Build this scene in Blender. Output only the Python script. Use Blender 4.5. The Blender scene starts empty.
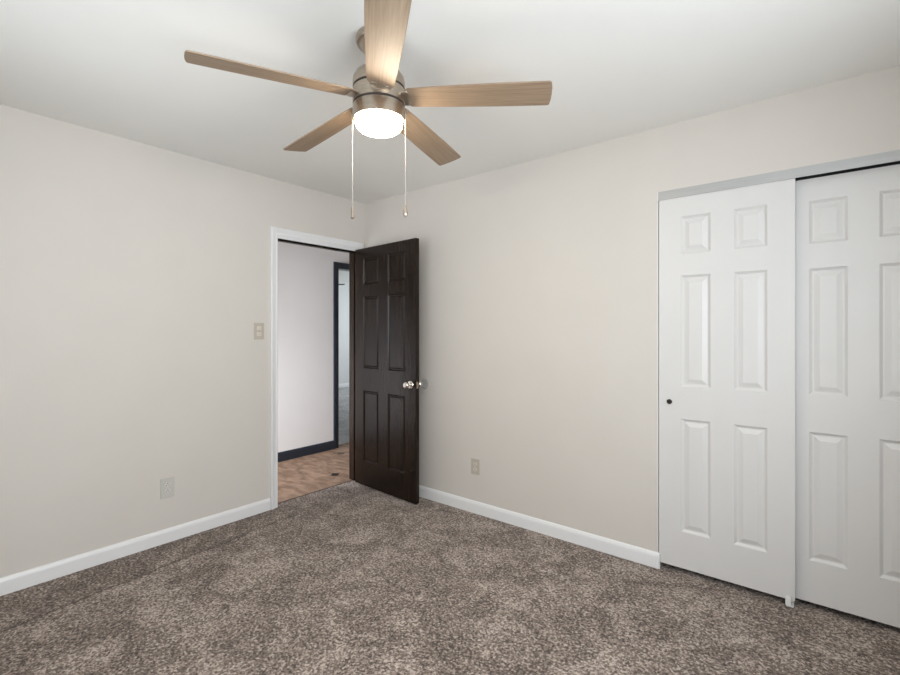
import bpy, bmesh, math
from mathutils import Vector, Matrix

C = bpy.context.scene.collection
S = bpy.context.scene
R = math.radians
PI = math.pi

# ------------------------------------------------------------------ camera, world, light
CAM = Vector((3.2037, -2.7433, 1.3126))
YAW = 0.682451
FW = Vector((-math.sin(YAW), math.cos(YAW), 0))
RT = Vector((math.cos(YAW), math.sin(YAW), 0))
cd = bpy.data.cameras.new('camera')
cam = bpy.data.objects.new('camera', cd)
C.objects.link(cam)
cam.location = CAM
cam.rotation_euler = (R(90), 0, YAW)
cd.sensor_width = 36.0
cd.lens = 468.41 / 900 * 36.0
cd.shift_y = -(337.5 - 331.075) / 900
cd.clip_start = 0.02
S.camera = cam

w = bpy.data.worlds.new('daylight')
S.world = w
w.use_nodes = True
w.node_tree.nodes['Background'].inputs[0].default_value = (0.80, 0.90, 1.0, 1)
w.node_tree.nodes['Background'].inputs[1].default_value = 1.9


def area(name, loc, aim, sx, sy, power, col, spread=180):
    l = bpy.data.lights.new(name, 'AREA')
    l.shape = 'RECTANGLE'
    l.size, l.size_y = sx, sy
    l.energy = power
    l.color = col
    l.spread = R(spread)
    o = bpy.data.objects.new(name, l)
    C.objects.link(o)
    o.location = loc
    o.rotation_euler = Vector(aim).to_track_quat('-Z', 'Y').to_euler()
    return o


DAY = (0.89, 0.945, 1.0)
# daylight through the bedroom side window (behind the camera)
area('window_daylight_right', (3.70, -1.45, 1.45), (-1, 0, 0.03), 0.9, 1.14, 14, DAY)
area('window_daylight_left', (3.70, -2.38, 1.42), (-1, 0, 0.03), 0.8, 1.2, 31, DAY)
area('back_window_fill', (1.45, -3.03, 1.66), (-0.30, 1, 0.36), 1.3, 0.84, 3.2, DAY, 85)  # added narrow fill in the back window, aimed to brighten the far corner
# added lamps for the far room and the hallway; neither has a window built
area('far_room_daylight', (-3.6, 5.36, 1.5), (0, -1, 0), 2.2, 1.4, 52, DAY)  # stands for unseen daylight in the far room
area('hall_fill_light', (-0.6, -2.9, 0.65), (-0.22, 1, 0.0), 0.8, 0.9, 68, (0.88, 0.92, 1.0), 86)  # added low fill that brightens the hall wall

vs = S.view_settings
vs.view_transform = 'Standard'
vs.look = 'None'
vs.gamma = 1
vs.use_curve_mapping = False
vs.exposure = 0.0


# ------------------------------------------------------------------ materials
def mat(name, col, rough=0.6, metal=0.0, spec=0.5, coat=0.0):
    m = bpy.data.materials.new(name)
    m.use_nodes = True
    b = m.node_tree.nodes['Principled BSDF']
    b.inputs['Base Color'].default_value = (*col, 1)
    b.inputs['Roughness'].default_value = rough
    b.inputs['Metallic'].default_value = metal
    b.inputs['Specular IOR Level'].default_value = spec
    b.inputs['Coat Weight'].default_value = coat
    return m


def nd(m, t, **kw):
    n = m.node_tree.nodes.new(t)
    for k, v in kw.items():
        setattr(n, k, v)
    return n


def link(m, a, b):
    m.node_tree.links.new(a, b)


def noise_mat(name, c1, c2, scale, rough=0.6, metal=0.0, detail=4, stretch=None, bump=0.0, bscale=None, lo=0.3, hi=0.7, dist=0.0, spec=0.5):
    m = mat(name, c1, rough, metal, spec)
    b = m.node_tree.nodes['Principled BSDF']
    tc = nd(m, 'ShaderNodeTexCoord')
    mp = nd(m, 'ShaderNodeMapping')
    link(m, tc.outputs['Object'], mp.inputs[0])
    if stretch:
        mp.inputs['Scale'].default_value = stretch
    nz = nd(m, 'ShaderNodeTexNoise')
    nz.inputs['Scale'].default_value = scale
    nz.inputs['Detail'].default_value = detail
    nz.inputs['Distortion'].default_value = dist
    link(m, mp.outputs[0], nz.inputs['Vector'])
    cr = nd(m, 'ShaderNodeValToRGB')
    cr.color_ramp.elements[0].position = lo
    cr.color_ramp.elements[0].color = (*c1, 1)
    cr.color_ramp.elements[1].position = hi
    cr.color_ramp.elements[1].color = (*c2, 1)
    link(m, nz.outputs['Fac'], cr.inputs[0])
    link(m, cr.outputs[0], b.inputs['Base Color'])
    if bump:
        bz = nd(m, 'ShaderNodeTexNoise')
        bz.inputs['Scale'].default_value = bscale or scale
        bz.inputs['Detail'].default_value = 3
        link(m, mp.outputs[0], bz.inputs['Vector'])
        bp = nd(m, 'ShaderNodeBump')
        bp.inputs['Strength'].default_value = bump
        bp.inputs['Distance'].default_value = 0.002
        link(m, bz.outputs['Fac'], bp.inputs['Height'])
        link(m, bp.outputs[0], b.inputs['Normal'])
    return m


WALL = noise_mat('wall_paint', (0.645, 0.608, 0.562), (0.660, 0.623, 0.577), 3.0, rough=0.55, bump=0.08, bscale=260, spec=0.3)
CEIL = noise_mat('ceiling_paint', (0.845, 0.838, 0.805), (0.855, 0.848, 0.815), 3.0, rough=0.9, bump=0.12, bscale=180, spec=0.2)
TRIMW = mat('white_trim_paint', (0.80, 0.80, 0.80), 0.35)
DOORW = noise_mat('white_door_paint', (0.685, 0.675, 0.66), (0.695, 0.685, 0.67), 6, rough=0.38, bump=0.05, bscale=120)
DARKW = noise_mat('dark_stained_wood', (0.007, 0.0041, 0.0026), (0.024, 0.0135, 0.0078), 3.0, rough=0.26, spec=0.22, stretch=(14, 14, 1.0), bump=0.12, bscale=12, lo=0.25, hi=0.8)
BLUEBLACK = mat('blue_black_paint', (0.012, 0.016, 0.024), 0.3)  # near black; blue of reflected daylight is mixed into the colour
NICKEL = noise_mat('brushed_nickel', (0.38, 0.325, 0.265), (0.47, 0.405, 0.335), 30, rough=0.33, metal=1.0, stretch=(1, 1, 14))
CHROME = mat('polished_nickel', (0.78, 0.74, 0.68), 0.16, 1.0)
DARKGAP = mat('dark_gap', (0.03, 0.022, 0.018), 0.7)
BEIGE = mat('almond_plastic', (0.50, 0.455, 0.38), 0.4)
BEIGE2 = mat('light_almond_plastic', (0.66, 0.61, 0.53), 0.35)
IVORY = mat('ivory_plastic', (0.56, 0.55, 0.51), 0.4)
IVORY2 = mat('light_ivory_plastic', (0.64, 0.63, 0.59), 0.35)
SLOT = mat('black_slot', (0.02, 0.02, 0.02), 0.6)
WHITEP = mat('white_plastic', (0.82, 0.82, 0.80), 0.35)
CHAINM = mat('white_bead_chain', (0.42, 0.40, 0.38), 0.5)
ALU = noise_mat('satin_aluminium', (0.43, 0.432, 0.428), (0.48, 0.482, 0.478), 4, rough=0.38, metal=0.55, stretch=(1, 1, 40))
BUMPER = mat('grey_rubber', (0.46, 0.45, 0.43), 0.5)
SHADEF = mat('dark_fan_finish', (0.03, 0.03, 0.032), 0.45)
FARWALL = mat('pale_wall_paint', (0.74, 0.755, 0.75), 0.7)
HALLW = noise_mat('hall_wall_paint', (0.60, 0.575, 0.555), (0.62, 0.595, 0.575), 3.0, rough=0.6, bump=0.05, bscale=260)
BLADE = noise_mat('weathered_oak_blade', (0.195, 0.132, 0.084), (0.335, 0.245, 0.165), 9.0, rough=0.5, stretch=(0.7, 22, 22), detail=9, lo=0.25, hi=0.75, bump=0.1, bscale=8)

GLASSL = mat('lit_frosted_glass', (1, 0.95, 0.86), 0.4)
_b = GLASSL.node_tree.nodes['Principled BSDF']
_b.inputs['Emission Color'].default_value = (1.0, 0.85, 0.66, 1)
_b.inputs['Emission Strength'].default_value = 100.0


def carpet(name, dark, mid, light, shaded_strip=False, rough=1.0):
    m = mat(name, mid, rough, spec=0.05)
    b = m.node_tree.nodes['Principled BSDF']
    b.inputs['Sheen Weight'].default_value = 0.15
    b.inputs['Sheen Roughness'].default_value = 0.6
    tc = nd(m, 'ShaderNodeTexCoord')
    # yarn tufts
    v = nd(m, 'ShaderNodeTexVoronoi')
    v.inputs['Scale'].default_value = 130
    v.inputs['Randomness'].default_value = 1.0
    link(m, tc.outputs['Object'], v.inputs['Vector'])
    sx = nd(m, 'ShaderNodeSeparateColor')
    link(m, v.outputs['Color'], sx.inputs[0])
    n2 = nd(m, 'ShaderNodeTexNoise')
    n2.inputs['Scale'].default_value = 80
    n2.inputs['Detail'].default_value = 5
    n2.inputs['Roughness'].default_value = 0.56
    link(m, tc.outputs['Object'], n2.inputs['Vector'])
    # pile shading painted into the colour: leaning pile from footprints and vacuum strokes
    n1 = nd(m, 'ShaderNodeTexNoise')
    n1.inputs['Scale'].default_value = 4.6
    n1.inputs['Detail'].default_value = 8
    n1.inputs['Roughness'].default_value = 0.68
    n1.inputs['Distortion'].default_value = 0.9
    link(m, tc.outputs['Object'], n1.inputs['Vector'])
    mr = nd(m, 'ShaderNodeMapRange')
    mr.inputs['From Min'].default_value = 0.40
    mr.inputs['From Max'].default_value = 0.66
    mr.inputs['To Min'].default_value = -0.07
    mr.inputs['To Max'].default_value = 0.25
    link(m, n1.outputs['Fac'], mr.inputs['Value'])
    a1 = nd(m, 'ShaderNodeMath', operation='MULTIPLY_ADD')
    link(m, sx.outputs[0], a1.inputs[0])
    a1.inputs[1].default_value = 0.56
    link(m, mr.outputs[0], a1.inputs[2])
    a2 = nd(m, 'ShaderNodeMath', operation='MULTIPLY_ADD')
    link(m, n2.outputs['Fac'], a2.inputs[0])
    a2.inputs[1].default_value = 1.6
    link(m, a1.outputs[0], a2.inputs[2])
    a3 = nd(m, 'ShaderNodeMath', operation='SUBTRACT')
    link(m, a2.outputs[0], a3.inputs[0])
    a3.inputs[1].default_value = 0.66
    last = a3.outputs[0]
    if shaded_strip:
        # painted pile shading: vacuum strip by left wall combed other way, shaded crease at edge
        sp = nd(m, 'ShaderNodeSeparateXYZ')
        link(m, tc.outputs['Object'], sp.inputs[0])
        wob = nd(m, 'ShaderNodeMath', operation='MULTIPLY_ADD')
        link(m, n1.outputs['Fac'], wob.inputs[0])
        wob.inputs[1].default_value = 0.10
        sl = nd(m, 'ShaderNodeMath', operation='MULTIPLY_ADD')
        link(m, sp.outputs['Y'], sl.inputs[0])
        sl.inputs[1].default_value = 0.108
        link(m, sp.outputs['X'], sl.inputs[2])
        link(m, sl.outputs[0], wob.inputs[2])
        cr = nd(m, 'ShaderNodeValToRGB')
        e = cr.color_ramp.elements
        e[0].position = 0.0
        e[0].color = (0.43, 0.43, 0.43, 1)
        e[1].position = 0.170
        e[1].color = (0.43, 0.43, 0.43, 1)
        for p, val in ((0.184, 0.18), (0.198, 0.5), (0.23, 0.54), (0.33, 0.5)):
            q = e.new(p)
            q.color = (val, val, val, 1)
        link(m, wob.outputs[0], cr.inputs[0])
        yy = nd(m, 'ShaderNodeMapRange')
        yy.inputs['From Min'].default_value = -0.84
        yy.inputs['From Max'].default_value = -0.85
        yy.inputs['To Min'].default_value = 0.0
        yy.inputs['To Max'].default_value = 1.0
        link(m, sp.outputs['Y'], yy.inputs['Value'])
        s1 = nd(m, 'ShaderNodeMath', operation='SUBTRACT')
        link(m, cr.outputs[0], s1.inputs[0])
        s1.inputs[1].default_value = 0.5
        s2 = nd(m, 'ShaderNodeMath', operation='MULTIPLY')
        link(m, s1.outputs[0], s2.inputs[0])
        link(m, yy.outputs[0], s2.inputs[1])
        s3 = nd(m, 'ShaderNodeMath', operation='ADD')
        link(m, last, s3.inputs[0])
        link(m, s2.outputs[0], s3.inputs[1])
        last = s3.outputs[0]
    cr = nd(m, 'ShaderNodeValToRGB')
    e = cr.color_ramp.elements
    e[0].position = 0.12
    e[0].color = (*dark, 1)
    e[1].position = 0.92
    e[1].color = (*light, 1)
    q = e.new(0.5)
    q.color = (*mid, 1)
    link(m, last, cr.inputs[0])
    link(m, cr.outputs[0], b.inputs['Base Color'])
    bp = nd(m, 'ShaderNodeBump')
    bp.inputs['Strength'].default_value = 0.7
    bp.inputs['Distance'].default_value = 0.006
    link(m, a2.outputs[0], bp.inputs['Height'])
    link(m, bp.outputs[0], b.inputs['Normal'])
    return m


CARPET = carpet('carpet_pile', (0.060, 0.043, 0.033), (0.222, 0.172, 0.141), (0.56, 0.47, 0.405), shaded_strip=True)
CARPET2 = carpet('far_carpet_pile', (0.24, 0.24, 0.25), (0.5, 0.5, 0.5), (0.75, 0.75, 0.75))

# tan mottled sheet flooring in the hallway with two small dark inlaid marks
VINYL = noise_mat('tan_sheet_flooring', (0.14, 0.085, 0.055), (0.37, 0.25, 0.175), 6.5, rough=0.55, detail=9, dist=0.6, spec=0.1, stretch=(1.0, 2.2, 1), bump=0.15, bscale=18, lo=0.28, hi=0.72)


def marks(m, spots):
    b = m.node_tree.nodes['Principled BSDF']
    src = b.inputs['Base Color'].links[0].from_socket
    tc = nd(m, 'ShaderNodeTexCoord')
    for (x, y, rx, ry, ang, col) in spots:
        mp = nd(m, 'ShaderNodeMapping')
        mp.vector_type = 'TEXTURE'
        mp.inputs['Location'].default_value = (x, y, 0)
        mp.inputs['Rotation'].default_value = (0, 0, ang)
        mp.inputs['Scale'].default_value = (rx, ry, 1)
        link(m, tc.outputs['Object'], mp.inputs[0])
        sp = nd(m, 'ShaderNodeSeparateXYZ')
        link(m, mp.outputs[0], sp.inputs[0])
        ax = nd(m, 'ShaderNodeMath', operation='ABSOLUTE')
        ay = nd(m, 'ShaderNodeMath', operation='ABSOLUTE')
        link(m, sp.outputs['X'], ax.inputs[0])
        link(m, sp.outputs['Y'], ay.inputs[0])
        mx = nd(m, 'ShaderNodeMath', operation='MAXIMUM')
        link(m, ax.outputs[0], mx.inputs[0])
        link(m, ay.outputs[0], mx.inputs[1])
        lt = nd(m, 'ShaderNodeMath', operation='LESS_THAN')
        link(m, mx.outputs[0], lt.inputs[0])
        lt.inputs[1].default_value = 1.0
        mi = nd(m, 'ShaderNodeMix', data_type='RGBA')
        link(m, lt.outputs[0], mi.inputs['Factor'])
        link(m, src, mi.inputs['A'])
        mi.inputs['B'].default_value = (*col, 1)
        src = mi.outputs['Result']
    link(m, src, b.inputs['Base Color'])


marks(VINYL, [(-0.328, -0.071, 0.032, 0.040, YAW, (0.008, 0.007, 0.006)),
              (-0.887, 0.430, 0.036, 0.032, YAW, (0.06, 0.045, 0.035))])


# ------------------------------------------------------------------ mesh helpers
def obj(name, bm, m, parent=None, smooth=False, bevel=0.0, seg=2):
    me = bpy.data.meshes.new(name)
    bmesh.ops.recalc_face_normals(bm, faces=bm.faces)
    bm.to_mesh(me)
    bm.free()
    me.materials.append(m)
    if smooth:
        for p in me.polygons:
            p.use_smooth = True
        me.set_sharp_from_angle(angle=R(35))
    o = bpy.data.objects.new(name, me)
    C.objects.link(o)
    if parent:
        o.parent = parent
    if bevel:
        md = o.modifiers.new('bevel', 'BEVEL')
        md.width = bevel
        md.segments = seg
        md.limit_method = 'ANGLE'
    return o


def root(name, label, cat, loc=(0, 0, 0), rz=0, group=None, kind=None):
    o = bpy.data.objects.new(name, None)
    o.empty_display_size = 0.1
    C.objects.link(o)
    o.location = loc
    o.rotation_euler = (0, 0, rz)
    return tag(o, label, cat, group, kind)


def tag(o, label, cat, group=None, kind=None):
    o['label'] = label
    if cat:
        o['category'] = cat
    if group:
        o['group'] = group
    if kind:
        o['kind'] = kind
    return o


def add_box(bm, x0, x1, y0, y1, z0, z1):
    v = [bm.verts.new((x, y, z)) for x in (x0, x1) for y in (y0, y1) for z in (z0, z1)]
    for f in ((0, 1, 3, 2), (4, 6, 7, 5), (0, 4, 5, 1), (2, 3, 7, 6), (0, 2, 6, 4), (1, 5, 7, 3)):
        bm.faces.new([v[i] for i in f])


def boxes(*bs):
    bm = bmesh.new()
    for b in bs:
        add_box(bm, *b)
    return bm


def lathe(profile, n=48, bm=None, mtx=None):
    bm = bm or bmesh.new()
    rings = []
    for r, z in profile:
        if r < 1e-6:
            rings.append([bm.verts.new((0, 0, z))])
        else:
            rings.append([bm.verts.new((r * math.cos(2 * PI * i / n), r * math.sin(2 * PI * i / n), z)) for i in range(n)])
    for a, b in zip(rings, rings[1:]):
        for i in range(n):
            j = (i + 1) % n
            if len(a) == 1 and len(b) == 1:
                continue
            if len(a) == 1:
                bm.faces.new((a[0], b[i], b[j]))
            elif len(b) == 1:
                bm.faces.new((a[i], a[j], b[0]))
            else:
                bm.faces.new((a[i], a[j], b[j], b[i]))
    if mtx is not None:
        vs_ = [v for rg in rings for v in rg]
        bmesh.ops.transform(bm, matrix=mtx, verts=vs_)
    return bm


def sweep(profile, path, ups):
    """profile: list of (u, v); path: list of (origin, udir, vdir) frames -> closed-profile sweep with caps."""
    bm = bmesh.new()
    rings = []
    for o, u, v in path:
        rings.append([bm.verts.new(Vector(o) + Vector(u) * p[0] + Vector(v) * p[1]) for p in profile])
    n = len(profile)
    for a, b in zip(rings, rings[1:]):
        for i in range(n):
            j = (i + 1) % n
            bm.faces.new((a[i], a[j], b[j], b[i]))
    bm.faces.new(rings[0])
    bm.faces.new(rings[-1][::-1])
    return bm


def struct(name, bm, m, label, **kw):
    o = obj(name, bm, m, **kw)
    o['kind'] = 'structure'
    o['label'] = label
    return o


# ------------------------------------------------------------------ room shell
H = 2.44
T = 0.115
RX = 3.71      # side wall behind the camera
RY = -3.04     # window wall behind the camera
HX = -1.11     # hallway far wall
JL, JR = -0.846, -0.079    # door opening between jamb faces
DTOP = 2.006               # underside of head jamb
CX0, CX1, CZ = 2.458, 3.63, 2.082   # closet opening
OY0, OY1, OTOP = 0.567, 1.33, 2.018    # opening across the hall
HY0, HY1 = -3.0, 2.6
FX = -5.6

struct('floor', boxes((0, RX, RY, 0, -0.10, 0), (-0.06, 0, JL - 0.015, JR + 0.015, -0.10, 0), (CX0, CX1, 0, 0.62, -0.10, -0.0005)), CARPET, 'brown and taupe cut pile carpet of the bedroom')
struct('floor.001', boxes((HX, -0.06, JL - 0.012, JR + 0.012, -0.10, -0.004), (HX - T, -T, HY0, JL - 0.012, -0.10, -0.004), (HX - T, -T, JR + 0.012, HY1, -0.10, -0.004)), VINYL, 'tan mottled hallway floor seen through the open door')
struct('floor.002', boxes((FX, HX - T, -0.6, 5.4, -0.10, -0.002)), CARPET2, 'grey carpet of the room across the hallway')
struct('ceiling', boxes((-T, RX + T, RY - T, T, H, H + 0.1), (CX0, CX1, T, 0.72, H, H + 0.1)), CEIL, 'flat white bedroom ceiling')
struct('ceiling.001', boxes((HX - T, -T, HY0, HY1, H, H + 0.1), (FX - T, HX - T, -0.6 - T, 5.4 + T, H, H + 0.1)), CEIL, 'hallway and far room ceiling')

jt = 0.018
struct('wall_left', boxes((-T, 0, RY - T, JL - jt, 0, H), (-T, 0, JR + jt, 0, 0, H), (-T, 0, JL - jt, JR + jt, DTOP + jt, H)), WALL, 'light greige wall with the doorway and light switch')
struct('wall_right', boxes((-T, CX0, 0, T, 0, H), (CX0, CX1, 0, T, CZ, H), (CX1, RX + T, 0, T, 0, H)), WALL, 'light greige wall with the sliding closet doors')
struct('wall_closet', boxes((CX0 - 0.1, CX0, T, 0.62, 0, H), (CX1, CX1 + 0.1, T, 0.62, 0, H), (CX0 - 0.1, CX1 + 0.1, 0.62, 0.72, 0, H)), WALL, 'inside walls of the closet')
# window wall behind the camera, and side wall, each with one window opening
WX0, WX1, WZ0, WZ1 = 0.80, 3.30, 1.20, 2.12
struct('wall_back', boxes((0, WX0, RY - T, RY, 0, H), (WX1, RX, RY - T, RY, 0, H), (WX0, WX1, RY - T, RY, 0, WZ0), (WX0, WX1, RY - T, RY, WZ1, H)), WALL, 'window wall behind the camera')
SY0, SY1, SZ0, SZ1 = -2.84, -0.95, 0.80, 2.06
struct('wall_side', boxes((RX, RX + T, RY - T, SY0, 0, H), (RX, RX + T, SY1, 0, 0, H), (RX, RX + T, SY0, SY1, 0, SZ0), (RX, RX + T, SY0, SY1, SZ1, H)), WALL, 'side wall with a window, beside the camera')
struct('window_1', boxes((WX0, WX1, RY - T, RY - 0.05, WZ0, WZ0 + 0.04), (WX0, WX1, RY - T, RY - 0.05, WZ1 - 0.04, WZ1), (WX0, WX0 + 0.04, RY - T, RY - 0.05, WZ0 + 0.04, WZ1 - 0.04), (WX1 - 0.04, WX1, RY - T, RY - 0.05, WZ0 + 0.04, WZ1 - 0.04), (2.05, 2.09, RY - T, RY - 0.05, WZ0 + 0.04, WZ1 - 0.04)), TRIMW, 'white window frame behind the camera')
struct('window_2', boxes((RX + 0.05, RX + T, SY0, SY1, SZ0, SZ0 + 0.04), (RX + 0.05, RX + T, SY0, SY1, SZ1 - 0.04, SZ1), (RX + 0.05, RX + T, SY0, SY0 + 0.04, SZ0 + 0.04, SZ1 - 0.04), (RX + 0.05, RX + T, SY1 - 0.04, SY1, SZ0 + 0.04, SZ1 - 0.04)), TRIMW, 'white window frame in the side wall')

# hallway and the room beyond
struct('wall_hall', boxes((HX - T, HX, HY0, OY0 - jt, 0, H), (HX - T, HX, OY1 + jt, HY1, 0, H), (HX - T, HX, OY0 - jt, OY1 + jt, OTOP + jt, H)), HALLW, 'hallway wall facing the bedroom door')
struct('wall_hall_near', boxes((-T, 0, T, HY1, 0, H)), HALLW, 'hallway wall behind the bedroom')
struct('wall_hall_end', boxes((HX - T, 0, HY1, HY1 + T, 0, H)), HALLW, 'end wall of the hallway')
struct('wall_hall_start', boxes((HX - T, 0, HY0 - T, HY0, 0, H)), HALLW, 'start wall of the hallway')
struct('wall_far', boxes((FX - T, FX, -0.6, 5.4, 0, H), (FX - T, HX - T, -0.6 - T, -0.6, 0, H), (FX - T, HX - T, 5.4, 5.4 + T, 0, H), (HX - T, HX, HY1 + T, 5.4, 0, H)), FARWALL, 'pale walls of the room across the hallway')

# ------------------------------------------------------------------ trim
# baseboard profile: (out from wall, up)
BP = [(0, 0), (0.014, 0), (0.014, 0.060), (0.0135, 0.068), (0.011, 0.074), (0.009, 0.078), (0.0075, 0.082), (0.004, 0.0845), (0, 0.085)]


def base(name, p0, p1, out, m, label, prof=BP, z=0.0):
    o3 = Vector((*out, 0))
    up = Vector((0, 0, 1))
    bm = sweep(prof, [((*p0, z), o3, up), ((*p1, z), o3, up)], None)
    return struct(name, bm, m, label, smooth=True)


base('baseboard_left', (0, RY), (0, -0.905), (1, 0), TRIMW, 'white baseboard along the left wall')
# right-hand baseboard has a rounded returned end at the closet
endp = [((0.0, 0, 0), 1.0), ((CX0 + 0.001, 0, 0), 1.0), ((CX0 + 0.007, 0, 0), 0.93), ((CX0 + 0.012, 0, 0), 0.75), ((CX0 + 0.0145, 0, 0), 0.4)]
bm = bmesh.new()
rings = []
for (x, y, z), s in endp:
    rings.append([bm.verts.new((x, -p[0] * s, p[1] * (0.97 + 0.03 * s))) for p in BP])
for a, b in zip(rings, rings[1:]):
    for i in range(len(BP)):
        j = (i + 1) % len(BP)
        bm.faces.new((a[i], a[j], b[j], b[i]))
bm.faces.new(rings[0])
bm.faces.new(rings[-1][::-1])
struct('baseboard_right', bm, TRIMW, 'white baseboard along the right wall up to the closet', smooth=True)
base('baseboard_hall', (HX, HY0), (HX, 0.503), (1, 0), BLUEBLACK, 'near black baseboard in the hallway', prof=[(0, 0), (0.014, 0), (0.014, 0.07), (0.011, 0.085), (0.006, 0.092), (0, 0.095)], z=-0.004)
base('baseboard_far', (FX, -0.6), (FX, 5.4), (1, 0), TRIMW, 'white baseboard in the room across the hallway', prof=[(0, 0), (0.014, 0), (0.014, 0.08), (0.008, 0.09), (0, 0.09)])


def casing(name, y0, y1, top, x, out, m, label, wd=0.057, prof=None, z0=0.0):
    """door casing around y0..y1 on the plane x, mitred corners; profile (across, out) with across=0 at the opening."""
    prof = prof or [(0, 0), (0, 0.009), (0.004, 0.0115), (0.009, 0.0115), (0.013, 0.009), (0.018, 0.0085), (0.030, 0.0125), (0.040, 0.016), (0.052, 0.017), (0.057, 0.014), (0.057, 0)]
    prof = [(p[0] * wd / 0.057, p[1]) for p in prof]
    X = Vector((out, 0, 0))
    fr = [((x, y0, z0), Vector((0, -1, 0)), X), ((x, y0, top), Vector((0, -1, 1)), X),
          ((x, y1, top), Vector((0, 1, 1)), X), ((x, y1, z0), Vector((0, 1, 0)), X)]
    return struct(name, sweep(prof, fr, None), m, label, smooth=True)


casing('trim_1', JL, JR, DTOP + 0.023, 0.0, 1, TRIMW, 'white moulded casing around the bedroom doorway', wd=0.054)
casing('trim_2', OY0 - 0.004, OY1 + 0.004, OTOP + 0.004, HX, 1, BLUEBLACK, 'near black casing around the opening across the hallway', wd=0.065, z0=-0.004)
# jambs
struct('trim_7', boxes((0.0, 0.006, JL, JR, DTOP, DTOP + 0.0235)), TRIMW, 'narrow white head reveal under the doorway casing')
struct('trim_3', boxes((-T, 0.0, JL - jt, JL, 0, DTOP), (-T, 0.0, JR, JR + jt, 0, DTOP), (-T, 0.0, JL - jt, JR + jt, DTOP, DTOP + jt),
                       (-0.075, -0.040, JL, JL + 0.010, 0, DTOP - 0.010), (-0.075, -0.040, JR - 0.010, JR, 0, DTOP - 0.010), (-0.075, -0.040, JL, JR, DTOP - 0.010, DTOP)),
       DARKW, 'dark stained door jamb inside the white casing')
struct('trim_4', boxes((HX - T, HX, OY0 - jt, OY0, -0.004, OTOP), (HX - T, HX, OY1, OY1 + jt, -0.004, OTOP), (HX - T, HX, OY0 - jt, OY1 + jt, OTOP, OTOP + jt)), BLUEBLACK, 'near black jamb of the opening across the hallway')
# strike plate on the latch-side jamb
sp_ = obj('strike_plate', boxes((-0.034, 0.0035, JL - 0.001, JL + 0.0018, 0.872, 0.930)), CHROME, bevel=0.0006)
sp_.parent = bpy.data.objects['trim_3']
# white bead at the closet's left return
struct('trim_5', boxes((CX0, CX0 + 0.003, -0.0015, T, 0.0, CZ)), WHITEP, 'thin white corner edge beside the closet doors')
# carpet edge strip at the doorway
struct('trim_6', boxes((-0.066, -0.058, JL, JR, -0.004, 0.003)), mat('brown_edge_strip', (0.09, 0.055, 0.035), 0.5), 'thin brown strip between carpet and hallway floor')


# ------------------------------------------------------------------ six panel doors
def panel_bm(x0, x1, z0, z1, t, g=0.0105, a=0.012, fl=0.006, b=0.022, rise=0.008, lip=(0.003, 0.0025)):
    """a raised panel: moulded sloping groove then bevel up to the field, on both faces."""
    bm = bmesh.new()
    loops = [(0, 0), (lip[0], -lip[1]), (a, -g), (a + fl, -g), (a + fl + b, -g + rise)]
    sides = []
    for sgn in (-1, 1):
        rs = []
        for ins, dep in loops:
            y = sgn * (t / 2 + dep)
            rs.append([bm.verts.new(p) for p in ((x0 + ins, y, z0 + ins), (x1 - ins, y, z0 + ins), (x1 - ins, y, z1 - ins), (x0 + ins, y, z1 - ins))])
        for p, q in zip(rs, rs[1:]):
            for i in range(4):
                j = (i + 1) % 4
                bm.faces.new((p[i], p[j], q[j], q[i]))
        bm.faces.new(rs[-1])
        sides.append(rs[0])
    for i in range(4):
        j = (i + 1) % 4
        bm.faces.new((sides[0][i], sides[0][j], sides[1][j], sides[1][i]))
    return bm


ZC = [0.197, 0.805, 0.979, 1.577, 1.693, 1.895]


def six_panel(parent, xs, zc, wd, ht, t, m, name='door_slab', **mould):
    """slab spans x 0..wd, y -t/2..t/2, z 0..ht."""
    X = [0, *xs, wd]
    Z = [0, *zc, ht]
    bm = bmesh.new()
    vv = {}

    def V(i, j, s):
        k = (i, j, s)
        if k not in vv:
            vv[k] = bm.verts.new((X[i], s * t / 2, Z[j]))
        return vv[k]
    hole = {(i, j) for i in (1, 3) for j in (1, 3, 5)}
    for s in (-1, 1):
        for i in range(5):
            for j in range(7):
                if (i, j) not in hole:
                    bm.faces.new((V(i, j, s), V(i + 1, j, s), V(i + 1, j + 1, s), V(i, j + 1, s)))
    for i in range(5):
        bm.faces.new((V(i, 0, -1), V(i + 1, 0, -1), V(i + 1, 0, 1), V(i, 0, 1)))
        bm.faces.new((V(i, 7, -1), V(i + 1, 7, -1), V(i + 1, 7, 1), V(i, 7, 1)))
    for j in range(7):
        bm.faces.new((V(0, j, -1), V(0, j + 1, -1), V(0, j + 1, 1), V(0, j, 1)))
        bm.faces.new((V(5, j, -1), V(5, j + 1, -1), V(5, j + 1, 1), V(5, j, 1)))
    for i, j in hole:
        for a, b in (((i, j), (i + 1, j)), ((i + 1, j), (i + 1, j + 1)), ((i + 1, j + 1), (i, j + 1)), ((i, j + 1), (i, j))):
            bm.faces.new((V(*a, -1), V(*b, -1), V(*b, 1), V(*a, 1)))
    obj(name, bm, m, parent)
    for i in (1, 3):
        for j in (1, 3, 5):
            obj('panel', panel_bm(X[i], X[i + 1], Z[j], Z[j + 1], t, **mould), m, parent)


# closet doors: left one runs in front, right one behind
def closet_door(name, label, x, y, wd, xs, z0, ht, grp=None):
    d = root(name, label, None, (x, y, z0), kind='structure')
    six_panel(d, xs, ZC, wd, ht, 0.035, DOORW)
    return d


d1 = closet_door('door_1', 'white six panel sliding closet door in front, left one of the pair', 2.465, 0.0215, 0.608, [0.112, 0.253, 0.358, 0.499], 0.035, 2.010)
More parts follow.
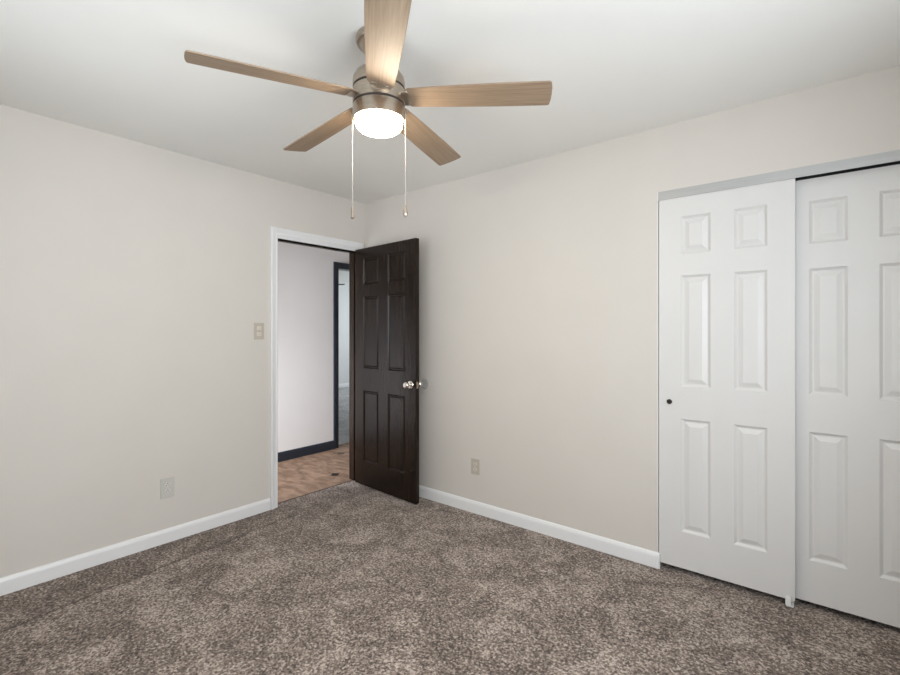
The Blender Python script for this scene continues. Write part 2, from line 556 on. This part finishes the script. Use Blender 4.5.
# finger pull near its left stile
pull = lathe([(0, -0.002), (0.009, -0.002), (0.0105, -0.006), (0.0125, -0.007), (0.0135, -0.005), (0.0135, 0.004), (0, 0.004)], 24, mtx=Matrix.Translation((0.054, -0.0185, 0.892)) @ Matrix.Rotation(R(-90), 4, 'X'))
o = obj('finger_pull', pull, mat('dark_bronze', (0.045, 0.04, 0.036), 0.4, 0.6), d1, smooth=True)
o['label'] = 'small round dark finger pull'
d2 = closet_door('door_2', 'white six panel sliding closet door behind, right one of the pair', 3.012, 0.0655, 0.612, [0.112, 0.253, 0.358, 0.500], 0.032, 2.001)

# head track with its flat fascia
tk = root('closet_track', 'brushed metal head track running above the sliding closet doors', 'track', (CX0, 0, 2.035))
L = CX1 - CX0
obj('fascia', boxes((0.003, L, -0.0015, 0.0015, 0, 0.047)), ALU, tk)
obj('rail', boxes((0.003, L, 0.0015, 0.090, 0.043, 0.047), (0.003, L, 0.040, 0.0425, 0.012, 0.043), (0.003, L, 0.0875, 0.090, 0.0, 0.043)), SLOT, tk)  # coloured black so the gap above the right door looks shaded
# floor guide
gd = root('closet_door_guide', 'small white plastic floor guide at the foot of the closet doors', 'door guide', (3.052, 0, 0.006))
obj('guide_base', boxes((-0.014, 0.016, -0.006, 0.08, 0.0, 0.005)), WHITEP, gd, bevel=0.001)
obj('guide_fin', boxes((-0.016, 0.006, -0.006, 0.0, 0.004, 0.050)), WHITEP, gd, bevel=0.0015)
obj('guide_fin', boxes((-0.014, 0.012, 0.0405, 0.0445, 0.004, 0.045)), WHITEP, gd, bevel=0.001)

# the open dark door, swung into the room against the right wall
LW = 0.770
LT = 0.035
pivot = (0.021, JR - 0.004)
ang = R(-4.2)
dr = root('door_3', 'dark brown six panel door standing open into the room', None, (*pivot, 0.012), ang, kind='structure')
off = Matrix.Translation((0.002, -0.005 - LT / 2, 0))


def shift_children(parent, mtx, skip=()):
    for ch in parent.children:
        if ch.name not in skip:
            ch.data.transform(mtx)


six_panel(dr, [0.115, 0.322, 0.440, 0.652], [0.203, 0.800, 0.988, 1.592, 1.692, 1.915], LW, 2.0, LT, DARKW, g=0.0115, a=0.0105, fl=0.005, b=0.010, rise=0.009, lip=(0.0065, 0.009))
bpy.context.view_layer.update()
shift_children(dr, off)


def knob(side):
    """side -1: visible face, +1: wall side"""
    ymid = -0.005 - LT / 2
    M = Matrix.Translation((0.002 + LW - (0.057 if side < 0 else 0.045), ymid + side * LT / 2, 0.893)) @ Matrix.Rotation(R(-90) * side, 4, 'X')
    ros = lathe([(0, 0), (0.031, 0), (0.031, 0.003), (0.028, 0.007), (0.018, 0.010), (0, 0.010)], 32, mtx=M)
    r = obj('knob_rosette', ros, CHROME, dr, smooth=True)
    prof = [(0.0115, 0.008), (0.0105, 0.016), (0.0105, 0.022), (0.015, 0.027), (0.0215, 0.032), (0.0255, 0.039), (0.0265, 0.046), (0.0245, 0.053), (0.018, 0.0585), (0.010, 0.0605), (0, 0.061)]
    if side > 0:
        prof = [(a, b * 0.93) for a, b in prof]
    kb = obj('door_knob', lathe(prof, 32, mtx=M), CHROME, dr, smooth=True)
    return kb


knob(-1)
knob(1)
obj('latch_plate', boxes((LW + 0.0015, LW + 0.0026, -0.005 - LT / 2 - 0.009, -0.005 - LT / 2 + 0.009, 0.868, 0.918), (LW + 0.003, LW + 0.012, -0.005 - LT / 2 - 0.006, -0.005 - LT / 2 + 0.006, 0.885, 0.902)), NICKEL, dr, bevel=0.0008)
for z in (0.19, 1.0, 1.80):
    hb = boxes((-0.001, 0.002, -0.040, -0.005, z, z + 0.089))
    lathe([(0, z), (0.005, z), (0.005, z + 0.089), (0, z + 0.089)], 16, bm=hb)
    obj('hinge', hb, mat('dark_bronze_hinge', (0.05, 0.035, 0.025), 0.35, 0.8), dr)

# round wall bumper where the knob meets the wall
wb = root('wall_bumper', 'round grey door knob bumper stuck on the right wall', 'wall bumper', (0.722, 0, 0.897))
obj('bumper_plate', lathe([(0, 0), (0.041, 0), (0.041, 0.003), (0.037, 0.006), (0.028, 0.0065), (0.026, 0.004), (0, 0.004)], 40, mtx=Matrix.Rotation(R(90), 4, 'X')), BUMPER, wb, smooth=True)


# ------------------------------------------------------------------ plates on the walls (local frame: +y out of wall reversed: plate faces -y)
def plate(name, label, cat, loc, rz, mp_, mi_, kind, w_=0.078, h_=0.122, grp=None):
    r = root(name, label, cat, loc, rz, group=grp)
    bm = boxes((-w_ / 2, w_ / 2, -0.006, 0, -h_ / 2, h_ / 2))
    obj('cover_plate', bm, mp_, r, bevel=0.0025, seg=3)
    if kind == 'outlet':
        for s in (-1, 1):
            sb = lathe([(0, 0.0), (0.0165, 0.0), (0.0165, 0.0085), (0, 0.0085)], 28, mtx=Matrix.Translation((0, 0, s * 0.0195)) @ Matrix.Diagonal((1, 1, 0.86, 1)) @ Matrix.Rotation(R(90), 4, 'X'))
            so = obj('socket', sb, mi_, r)
            z = s * 0.0195
            obj('slots', boxes((-0.0075, -0.0055, -0.0092, -0.008, z - 0.009, z + 0.001), (0.0055, 0.0075, -0.0092, -0.008, z - 0.008, z + 0.000), (-0.0025, 0.0025, -0.0092, -0.008, z + 0.005, z + 0.010)), SLOT, so)
        obj('screw', lathe([(0, 0), (0.003, 0), (0.003, 0.0075), (0, 0.0078)], 14, mtx=Matrix.Rotation(R(90), 4, 'X')), mi_, r)
    else:
        for s in (-1, 1):
            z = s * 0.021
            tb = obj('toggle_mount', boxes((-0.017, 0.017, -0.0075, -0.005, z - 0.0145, z + 0.0145)), mi_, r, bevel=0.001)
            bm = boxes((-0.011, 0.009, -0.015, -0.007, z - 0.005, z + 0.005))
            obj('toggle', bm, mi_, tb, bevel=0.0015)
            obj('screw', lathe([(0, 0), (0.003, 0), (0.003, 0.0072), (0, 0.0075)], 14, mtx=Matrix.Translation((0, 0, s * 0.0485)) @ Matrix.Rotation(R(90), 4, 'X')), mi_, r)
    return r


plate('wall_outlet', 'pale ivory duplex outlet low on the left wall near the doorway', 'outlet', (0, -1.591, 0.339), R(90), IVORY, IVORY2, 'outlet', 0.078, 0.122)
plate('wall_outlet', 'almond duplex outlet low on the right wall past the open door', 'outlet', (1.212, 0, 0.334), 0, BEIGE, BEIGE2, 'outlet', 0.072, 0.112)
plate('light_switch', 'almond light switch plate on the wall left of the doorway', 'switch', (0, -0.990, 1.312), R(90), BEIGE, BEIGE2, 'switch', 0.074, 0.118)

# ------------------------------------------------------------------ ceiling fan with light
FC = CAM + FW * 1.8 + RT * ((379.0 - 450) / 468.41 * 1.8)
fan = root('ceiling_fan', 'five blade ceiling fan with nickel motor and lit frosted bowl', 'ceiling fan', (FC.x, FC.y, 0))
obj('canopy', lathe([(0, H), (0.082, H), (0.087, H - 0.006), (0.088, H - 0.022), (0.083, H - 0.030), (0.074, H - 0.032), (0.070, H - 0.036), (0.062, H - 0.052), (0.046, H - 0.068), (0.030, H - 0.078), (0.022, H - 0.088), (0, H - 0.088)]), NICKEL, fan, smooth=True)
obj('downrod', lathe([(0, H - 0.05), (0.0125, H - 0.05), (0.0125, 2.325), (0.020, 2.325), (0.024, 2.306), (0, 2.306)], 24), NICKEL, fan, smooth=True)
mh = obj('motor_housing', lathe([(0, 2.310), (0.045, 2.310), (0.072, 2.305), (0.088, 2.295), (0.097, 2.280), (0.0995, 2.266), (0.0995, 2.243), (0.094, 2.242), (0.094, 2.235), (0.0995, 2.234),
                                 (0.0995, 2.181), (0.094, 2.180), (0.094, 2.174), (0.085, 2.174), (0, 2.174)], 64), NICKEL, fan, smooth=True)
obj('dark_band', lathe([(0.0945, 2.2425), (0.0972, 2.2425), (0.0972, 2.2345), (0.0945, 2.2345), (0.0945, 2.2425)], 64), DARKGAP, mh)
obj('dark_band', lathe([(0.0, 2.1805), (0.0972, 2.1805), (0.0972, 2.172), (0.0, 2.172)], 64), DARKGAP, mh)
lk = obj('light_fitter', lathe([(0, 2.1725), (0.0985, 2.1725), (0.0995, 2.170), (0.0990, 2.124), (0.0960, 2.1210), (0.0905, 2.1215), (0.0895, 2.128), (0, 2.13)], 64), NICKEL, fan, smooth=True)
obj('lamp_shade', lathe([(0.0885, 2.126), (0.0895, 2.119), (0.0895, 2.109), (0.0878, 2.100), (0.083, 2.092), (0.074, 2.085), (0.060, 2.080), (0.042, 2.077), (0.020, 2.076), (0, 2.076)], 64), GLASSL, fan, smooth=True)


def blade_bm():
    """blade along +x; outline with a narrow root and a slightly wider rounded tip"""
    top = []
    r0, r1 = 0.100, 0.652
    N = 26
    pts = []
    for i in range(N + 1):
        f = i / N
        x = r0 + (r1 - r0) * f
        hw = 0.049 + 0.013 * math.sin(min(1, f * 1.15) * PI / 2)
        pts.append((x, hw))
    out = []
    for x, hw in pts:
        e = (x - r0) / 0.035
        if e < 1:
            hw *= math.sqrt(max(0, 1 - (1 - e) ** 2)) * 0.35 + 0.65
        out.append((x, hw))
    # tip corners rounded, tip edge slightly bowed
    cr = 0.010
    tip = []
    hwT = out[-1][1]
    out = [p for p in out if p[0] < r1 - cr - 0.004]
    for k in range(7):
        a = k / 6 * PI / 2
        tip.append((r1 - cr - 0.004 + cr * math.sin(a), hwT - cr + cr * math.cos(a)))
    upper = out + tip + [(r1 - 0.001, 0.03), (r1, 0.0)]
    lower = [(x, -y) for x, y in upper[:-1]][::-1]
    loop = upper + lower
    bm = bmesh.new()
    th = 0.0055
    a = [bm.verts.new((x, y, th / 2)) for x, y in loop]
    b = [bm.verts.new((x, y, -th / 2)) for x, y in loop]
    bm.faces.new(a)
    bm.faces.new(b[::-1])
    n = len(loop)
    for i in range(n):
        j = (i + 1) % n
        bm.faces.new((a[i], b[i], b[j], a[j]))
    return bm


def iron_bm():
    """nickel socket that grips the root of a blade from below"""
    bm = bmesh.new()
    secs = [(0.084, 0.034, 0.008), (0.098, 0.038, 0.008), (0.106, 0.040, 0.0078), (0.113, 0.038, 0.0068), (0.118, 0.033, 0.0055), (0.122, 0.024, 0.004)]
    rings = []
    for x, hw, hh in secs:
        rings.append([bm.verts.new((x, hw * math.cos(t), -0.0035 + hh * math.sin(t) * (0.9 if math.sin(t) < 0 else 0.5))) for t in [2 * PI * k / 20 for k in range(20)]])
    for a, b in zip(rings, rings[1:]):
        for i in range(20):
            j = (i + 1) % 20
            bm.faces.new((a[i], a[j], b[j], b[i]))
    bm.faces.new(rings[0])
    bm.faces.new(rings[-1][::-1])
    return bm


bl0 = obj('fan_blade', blade_bm(), BLADE, fan, bevel=0.0015)
ir0 = obj('blade_iron', iron_bm(), NICKEL, bl0, smooth=True)
PH = 4.32785
for k in range(5):
    if k == 0:
        bl, ir = bl0, ir0
    else:
        bl = bl0.copy()
        C.objects.link(bl)
        ir = ir0.copy()
        C.objects.link(ir)
        ir.parent = bl
    bl.parent = fan
    bl.location = (0, 0, 2.206)
    bl.rotation_mode = 'XYZ'
    M = Matrix.Rotation(PH + k * 2 * PI / 5, 4, 'Z') @ Matrix.Rotation(R(2.55 if k in (3, 4) else 1.8), 4, 'Y') @ Matrix.Rotation(R(-12.0), 4, 'X')
    bl.rotation_euler = M.to_euler('XYZ')

# pull chains hang either side of the light fitter
for s, zb in ((-1, 1.790), (1, 1.795)):
    p = RT * (0.1015 * s)
    bm = lathe([(0, 2.150), (0.0007, 2.150), (0.0007, zb), (0, zb)], 8, mtx=Matrix.Translation((p.x, p.y, 0)))
    z = 2.148
    while z > zb:
        bmesh.ops.create_icosphere(bm, subdivisions=1, radius=0.0012, matrix=Matrix.Translation((p.x, p.y, z)))
        z -= 0.006
    ch = obj('pull_chain', bm, CHAINM, fan, smooth=True)
    obj('chain_outlet', lathe([(0, 2.158), (0.004, 2.158), (0.004, 2.146), (0, 2.146)], 12, mtx=Matrix.Translation((p.x, p.y, 0))), NICKEL, ch)
    if s < 0:
        fp = [(0, zb), (0.0045, zb - 0.001), (0.0055, zb - 0.006), (0.0060, zb - 0.022), (0.0070, zb - 0.036), (0.0075, zb - 0.042), (0.005, zb - 0.046), (0, zb - 0.047)]
    else:
        fp = [(0, zb + 0.002), (0.003, zb), (0.0035, zb - 0.008), (0.0075, zb - 0.018), (0.0095, zb - 0.028), (0.0088, zb - 0.037), (0.005, zb - 0.044), (0, zb - 0.046)]
    obj('chain_fob', lathe(fp, 20, mtx=Matrix.Translation((p.x, p.y, 0))), NICKEL, ch, smooth=True)

# ------------------------------------------------------------------ dark ceiling fan in the room across the hallway (only a blade tip shows)
tipd = CAM + FW * 7.9 + RT * ((344.5 - 450) / 468.41 * 7.9)
fc2 = tipd - RT * 0.62
f2 = root('ceiling_fan', 'dark ceiling fan in the room across the hallway, only a blade tip showing', 'ceiling fan', (fc2.x, fc2.y, 0))
obj('canopy', lathe([(0, H), (0.065, H), (0.06, H - 0.03), (0.03, H - 0.05), (0, H - 0.05)], 24), SHADEF, f2, smooth=True)
obj('downrod', lathe([(0, H - 0.04), (0.012, H - 0.04), (0.012, 2.20), (0, 2.20)], 16), SHADEF, f2)
obj('motor_housing', lathe([(0, 2.21), (0.08, 2.205), (0.11, 2.18), (0.11, 2.11), (0.08, 2.07), (0, 2.06)], 32), SHADEF, f2, smooth=True)
for k in range(5):
    a = YAW + k * 2 * PI / 5
    bm = boxes((0.10, 0.62, -0.06, 0.06, -0.004, 0.004))
    bmesh.ops.transform(bm, matrix=Matrix.Rotation(a, 4, 'Z') @ Matrix.Translation((0, 0, 2.10)) @ Matrix.Rotation(R(12), 4, 'X'), verts=bm.verts)
    obj('fan_blade', bm, SHADEF, f2)
